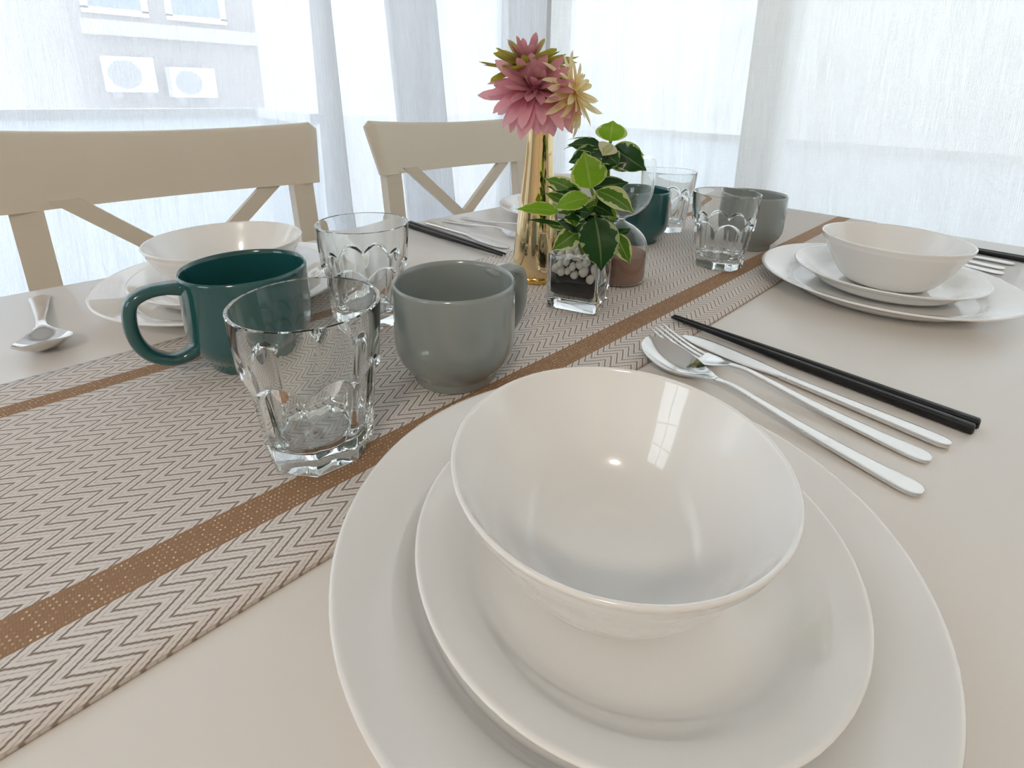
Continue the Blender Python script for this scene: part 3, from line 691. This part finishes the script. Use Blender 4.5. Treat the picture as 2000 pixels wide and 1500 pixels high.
flower('pale yellow cloth flower on the right side of the bunch', (.4640, .3880, .2310), (.35, -.80, .30), [('outer_petals', [(20, .046, .0095, -.05, -.25, .003), (18, .040, .009, .25, -.1, .003)], 'yellow'), ('inner_petals', [(12, .024, .007, .7, .1, .002)], 'yellow')], 31)
flower('olive green cloth flower at the back and top of the bunch', (.4500, .4500, .2590), (-.20, -.16, .96), [('outer_petals', [(18, .054, .0135, .12, .15, .004), (14, .045, .0125, .45, .1, .004)], 'olive'), ('inner_petals', [(10, .034, .0105, .95, .1, .002)], 'mauve')], 51)

# ---------------------------------------------------------------- glass cube planter
PX, PY, PA = .4295, .3395, math.radians(22.5)
HS, HP = .0292, .0620
def rsq(bm_, h, z, r, n=5):
    ring = []
    for (sx, sy, a0) in ((1, 1, 0), (-1, 1, PI/2), (-1, -1, PI), (1, -1, 3*PI/2)):
        for i in range(n+1):
            a = a0+PI/2*i/n; ring.append(bm_.verts.new((sx*(h-r)+r*math.cos(a), sy*(h-r)+r*math.sin(a), z)))
    return ring
bm = bmesh.new(); R_ = [rsq(bm, HS-.003, 0, .004), rsq(bm, HS-.0006, .001, .004), rsq(bm, HS, .003, .004), rsq(bm, HS, HP-.001, .004), rsq(bm, HS-.0006, HP, .004), rsq(bm, HS-.0022, HP, .0034), rsq(bm, HS-.0030, HP-.001, .003), rsq(bm, HS-.0032, .0175, .003), rsq(bm, HS-.005, .0135, .004), rsq(bm, HS-.010, .012, .004)]
for a, b in zip(R_[:-1], R_[1:]):
    k = len(a)
    for i in range(k): bm.faces.new((a[i], a[(i+1) % k], b[(i+1) % k], b[i]))
bm.faces.new(R_[0][::-1]); bm.faces.new(R_[-1])
o = obj('glass_planter', bm, 'glass', None, True, 40, (PX, PY, TR), PA); tag(o, 'small square glass planter with thick base holding grit and pebbles', 'planter')
bm = bmesh.new(); hh = HS-.0038; top = []; NG = 14
R_ = [rsq(bm, hh-.004, .0145, .003), rsq(bm, hh, .0190, .003)]
for i in range(len(R_[0])):
    bm.faces.new((R_[0][i], R_[0][(i+1) % len(R_[0])], R_[1][(i+1) % len(R_[0])], R_[1][i]))
bm.faces.new(R_[0][::-1]); up_ = []
for v_ in R_[1]: up_.append(bm.verts.new((v_.co.x, v_.co.y, .0285+.0045*noise.noise(v_.co*70)-.0015)))
for i in range(len(up_)): bm.faces.new((R_[1][i], R_[1][(i+1) % len(up_)], up_[(i+1) % len(up_)], up_[i]))
cv = bm.verts.new((0, 0, .031))
for i in range(len(up_)): bm.faces.new((up_[i], up_[(i+1) % len(up_)], cv))
o = obj('planting_grit', bm, 'soil', None, True, 40, (PX, PY, TR), PA); tag(o, 'dark grit filling the lower half of the glass planter', 'grit', None, 'stuff')
random.seed(3); pebs = []; base = []
for s_ in range(4):
    bm = bmesh.new(); bmesh.ops.create_icosphere(bm, subdivisions=3, radius=1)
    for v_ in bm.verts: v_.co += v_.co*.16*noise.noise(v_.co*1.1+Vector((s_*7, 0, 0)))
    me = bpy.data.meshes.new('pebble'); bm.to_mesh(me); bm.free(); finish(me, 'pebble'); base.append(me)
rotm = Matrix.Rotation(PA, 3, 'Z')
for tries in range(9000):
    if len(pebs) >= 96: break
    r = random.uniform(.0038, .0056); lim = HS-.0036-r
    if tries < 5000:
        sd = random.choice((0, 1, 2, 3)); e = random.uniform(-lim, lim); q = (lim, e) if sd == 0 else (-lim, e) if sd == 1 else (e, lim) if sd == 2 else (e, -lim)
    else: q = (random.uniform(-lim, lim), random.uniform(-lim, lim))
    lo_ = .0325+r*.6 if tries < 5000 else .050
    z = random.uniform(lo_, .0600-.2*r)
    p = Vector((q[0], q[1], z))
    if any((p-p2).length < (r+r2)*.86 for p2, r2 in pebs): continue
    pebs.append((p, r))
for i, (p, r) in enumerate(pebs):
    w = rotm @ p; o = link('pebble', base[i % 4], None, (PX+w.x, PY+w.y, TR+p.z)); o.rotation_euler = (random.uniform(0, 3), random.uniform(0, 3), random.uniform(0, 3))
    o.scale = (r*random.uniform(.92, 1.0), r*random.uniform(.88, .98), r*random.uniform(.75, .92)); tag(o, 'small white pebble in the pebble layer of the glass planter', 'pebble', 'white pebbles in the glass planter')

LEAVES=[
((0.4484, 0.3237, 0.1821),(0.4532, 0.3257, 0.2015),0.0256,0.90,0.0),
((0.4557, 0.3257, 0.1742),(0.4818, 0.3055, 0.1675),0.0141,0.85,0.5),
((0.4466, 0.3179, 0.1754),(0.463, 0.289, 0.1558),0.0218,0.12,0.0),
((0.4501, 0.3376, 0.1746),(0.4336, 0.3666, 0.1801),0.0115,0.80,0.4),
((0.4434, 0.33, 0.1761),(0.4185, 0.3535, 0.1771),0.0141,0.10,0.0),
((0.4463, 0.3343, 0.1703),(0.427, 0.3668, 0.1701),0.0103,0.55,0.3),
((0.4409, 0.3315, 0.1703),(0.4196, 0.352, 0.1602),0.0192,0.15,0.0),
((0.4441, 0.321, 0.1727),(0.4336, 0.3246, 0.1531),0.0256,0.10,0.0),
((0.4425, 0.3166, 0.1799),(0.434, 0.321, 0.1691),0.0192,0.95,0.0),
((0.4196, 0.323, 0.1362),(0.4173, 0.3324, 0.1707),0.0295,0.75,0.0),
((0.422, 0.3168, 0.1347),(0.4363, 0.2825, 0.1157),0.0256,0.60,0.0),
((0.4391, 0.3354, 0.1334),(0.465, 0.3107, 0.1389),0.0154,0.15,0.3),
((0.4281, 0.3413, 0.126),(0.4103, 0.3767, 0.1396),0.0154,0.25,0.0),
((0.4243, 0.3397, 0.1278),(0.4063, 0.3689, 0.1328),0.0115,0.05,0.3),
((0.4171, 0.3229, 0.1269),(0.3935, 0.3463, 0.1155),0.0179,0.75,0.0),
((0.4047, 0.3516, 0.1086),(0.3779, 0.3855, 0.1093),0.0154,0.85,0.2),
((0.4273, 0.3584, 0.1122),(0.4132, 0.3795, 0.1232),0.0154,0.50,0.0),
((0.4095, 0.352, 0.0933),(0.3878, 0.3794, 0.0971),0.0051,0.10,0.6),
((0.425, 0.3533, 0.087),(0.4125, 0.3772, 0.0902),0.0090,0.30,0.2),
((0.4193, 0.333, 0.0909),(0.3942, 0.3488, 0.07),0.0179,0.35,0.0),
((0.4154, 0.3122, 0.1086),(0.4098, 0.2967, 0.0592),0.0397,0.04,0.0),
((0.4457, 0.306, 0.0873),(0.4492, 0.2888, 0.0588),0.0154,0.30,0.0),
((0.4546, 0.3142, 0.0847),(0.4679, 0.3038, 0.0891),0.0077,0.10,0.4),
((0.4387, 0.3376, 0.113),(0.4259, 0.3602, 0.0913),0.0205,0.04,0.0),
((0.4408, 0.3381, 0.1166),(0.4351, 0.3356, 0.0865),0.0231,0.03,0.0),
((0.4466, 0.3178, 0.1152),(0.4454, 0.3113, 0.0965),0.0090,0.80,0.0),
((0.433, 0.3287, 0.1097),(0.4449, 0.3168, 0.1178),0.0154,0.10,0.0),
((0.4276, 0.3419, 0.0807),(0.4143, 0.3587, 0.0842),0.0115,0.05,0.2),
((0.4357, 0.351, 0.095),(0.4441, 0.3339, 0.0824),0.0192,0.05,0.0),
]
STEMS=[
[(0.4352, 0.3322, 0.0598), (0.4332, 0.3284, 0.0855), (0.4307, 0.3251, 0.1034), (0.4299, 0.3229, 0.1177), (0.4228, 0.3254, 0.1355)] ,
[(0.4311, 0.3375, 0.0588), (0.4271, 0.3426, 0.0749), (0.4238, 0.3467, 0.0919), (0.4176, 0.3481, 0.104), (0.4077, 0.3542, 0.1077)] ,
[(0.4419, 0.3303, 0.0601), (0.4479, 0.3258, 0.0863), (0.4508, 0.3222, 0.1139), (0.4494, 0.324, 0.148), (0.448, 0.3241, 0.1748), (0.4487, 0.3233, 0.1826)] ,
[(0.4307, 0.3251, 0.1034), (0.4283, 0.3217, 0.1181), (0.4187, 0.3242, 0.1265)] ,
[(0.4463, 0.3247, 0.0868), (0.4478, 0.3164, 0.0894), (0.4474, 0.3072, 0.0868)] ,
[(0.4348, 0.3296, 0.0849), (0.4319, 0.3364, 0.104), (0.4281, 0.3413, 0.126)] ,
[(0.4299, 0.3229, 0.1177), (0.427, 0.3201, 0.1272), (0.4236, 0.318, 0.1343)] ,
[(0.4348, 0.3296, 0.0849), (0.4278, 0.3223, 0.0961), (0.4186, 0.3146, 0.1077)] ,
]

pl = thing('leafy_plant', 'artificial plant with variegated green leaves standing in the glass planter', 'plant', (PX, PY, TR))
OFF = Vector((PX, PY, TR-T))
for s_ in STEMS:
    bm = bmesh.new(); p = [Vector(q)-OFF for q in s_]
    if s_[0][2] < .07: p = [p[0]-Vector((0, 0, .010))]+p
    tube(bm, crv(p, 5), .0013 if s_[0][2] > .07 else .0017, 8); obj('stem', bm, 'stem', pl)
MORE = []
random.seed(77)
for (x, y, z) in ((.4480, .3240, .172), (.4470, .3250, .166), (.4300, .3290, .118), (.4320, .3330, .108), (.4260, .3290, .098), (.4250, .3400, .104), (.4400, .3290, .110), (.4200, .3430, .096), (.4350, .3250, .092), (.4470, .3180, .100), (.4190, .3380, .112), (.4240, .3320, .120), (.4150, .3420, .102), (.4330, .3230, .104), (.4400, .3220, .120), (.4220, .3360, .088), (.4440, .3300, .160), (.4420, .3220, .168)):
    a = random.uniform(2.2, 5.6); l = random.uniform(.022, .032); MORE.append(((x, y, z), (x+l*math.cos(a), y+l*math.sin(a), z+random.uniform(-.014, .008)), random.uniform(.014, .020), random.choice((.03, .06, .1, .3)), random.uniform(-.4, .4)))
view = Vector((PX, PY, TR))-Vector((0, 0, T+.2282))
for i, (b, t_, w, shade, roll) in enumerate(LEAVES+MORE):
    w *= 1.28 if w < .03 else 1.05
    random.seed(100+i); b = Vector(b)-OFF; t_ = Vector(t_)-OFF; d = t_-b; L = d.length*1.06; d.normalize()
    face = Vector((-.55, -.50, .75)) if shade > .4 else Vector((-.70, -.62, .25)); face += Vector((random.uniform(-.25, .25), random.uniform(-.25, .25), random.uniform(-.15, .3)))
    n_ = face-face.dot(d)*d; n_.normalize(); s_ = d.cross(n_)
    if roll: R = Matrix.Rotation(roll, 3, d); n_ = R @ n_; s_ = R @ s_
    bm = bmesh.new(); uvl = bm.loops.layers.uv.new('uv'); rows = []; NS = 14; bend = random.uniform(.05, .22)
    for j in range(NS+1):
        q = j/NS; prof_ = (math.sin(PI*min(1, q**.72))**.85 if q < 1 else 0)*.5; prof_ = max(prof_, .012)
        if q > .82: prof_ *= .75
        row = []
        for k in range(9):
            u = -1+k/4; x = b+d*(L*q)+n_*(bend*L*math.sin(PI*q*.9)-bend*L*.25*q)+s_*(u*w*prof_)+n_*(abs(u)*w*.13*prof_+.04*w*math.sin(q*9+k+i)*abs(u)*prof_)
            row.append((bm.verts.new(x), k/8, q))
        rows.append(row)
    for A_, B_ in zip(rows[:-1], rows[1:]):
        for k in range(8):
            q = (A_[k], A_[k+1], B_[k+1], B_[k]); f = bm.faces.new([x[0] for x in q])
            for lp, x in zip(f.loops, q): lp[uvl].uv = (x[1], x[2])
    me = bpy.data.meshes.new('leaf'); bm.to_mesh(me); bm.free()
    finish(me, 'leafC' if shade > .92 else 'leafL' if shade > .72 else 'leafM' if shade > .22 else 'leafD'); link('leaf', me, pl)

# ---------------------------------------------------------------- hourglass
hg = thing('hourglass', 'hourglass of clear glass with pinkish brown sand, right behind the planter', 'hourglass', (.5275, .3555, TR))
HH = .158; RB = .0355; half = [(0, 0), (.025, 0), (.0315, .0012), (.0345, .005), (RB, .012), (RB, .036), (.0340, .048), (.0290, .060), (.0195, .0695), (.0095, .0750), (.0052, .0775), (.0046, .079)]
sm = pp(half[1:], 4); outer = [(0, 0)]+sm+[(r, HH-z) for r, z in sm[::-1][1:]]+[(0, HH)]
def inset(pr, w):
    out = []
    for i, (r, z) in enumerate(pr):
        a = pr[max(i-1, 0)]; b = pr[min(i+1, len(pr)-1)]; dx, dz = b[0]-a[0], b[1]-a[1]; L = math.hypot(dx, dz) or 1; out.append((max(0, r-dz/L*w), z+dx/L*w))
    return out
bm = bmesh.new(); lathe(bm, outer, 72); lathe(bm, inset(outer, .0013), 72)
for f in bm.faces: pass
me = bpy.data.meshes.new('bulbs')
# keep the inner shell's normals pointing inward: outer first, inner reversed
bmesh.ops.recalc_face_normals(bm, faces=bm.faces[:])
nf = len(bm.faces)//2; bm.faces.ensure_lookup_table()
inner_f = [f for f in bm.faces if f.index >= nf]
bmesh.ops.reverse_faces(bm, faces=inner_f)
bm.to_mesh(me); bm.free(); finish(me, 'glass', True, 60); link('bulbs', me, hg)
bm = bmesh.new(); ip = inset(outer, .0019); sand = [(0, ip[0][1])]+[(r-.0001, z) for r, z in ip[1:] if z < .037 and r > .02]
sand += [(sand[-1][0], .0375), (.028, .0385), (.014, .0405), (0, .0415)]; lathe(bm, sand, 64); obj('sand', bm, 'sand', hg, True, 50)
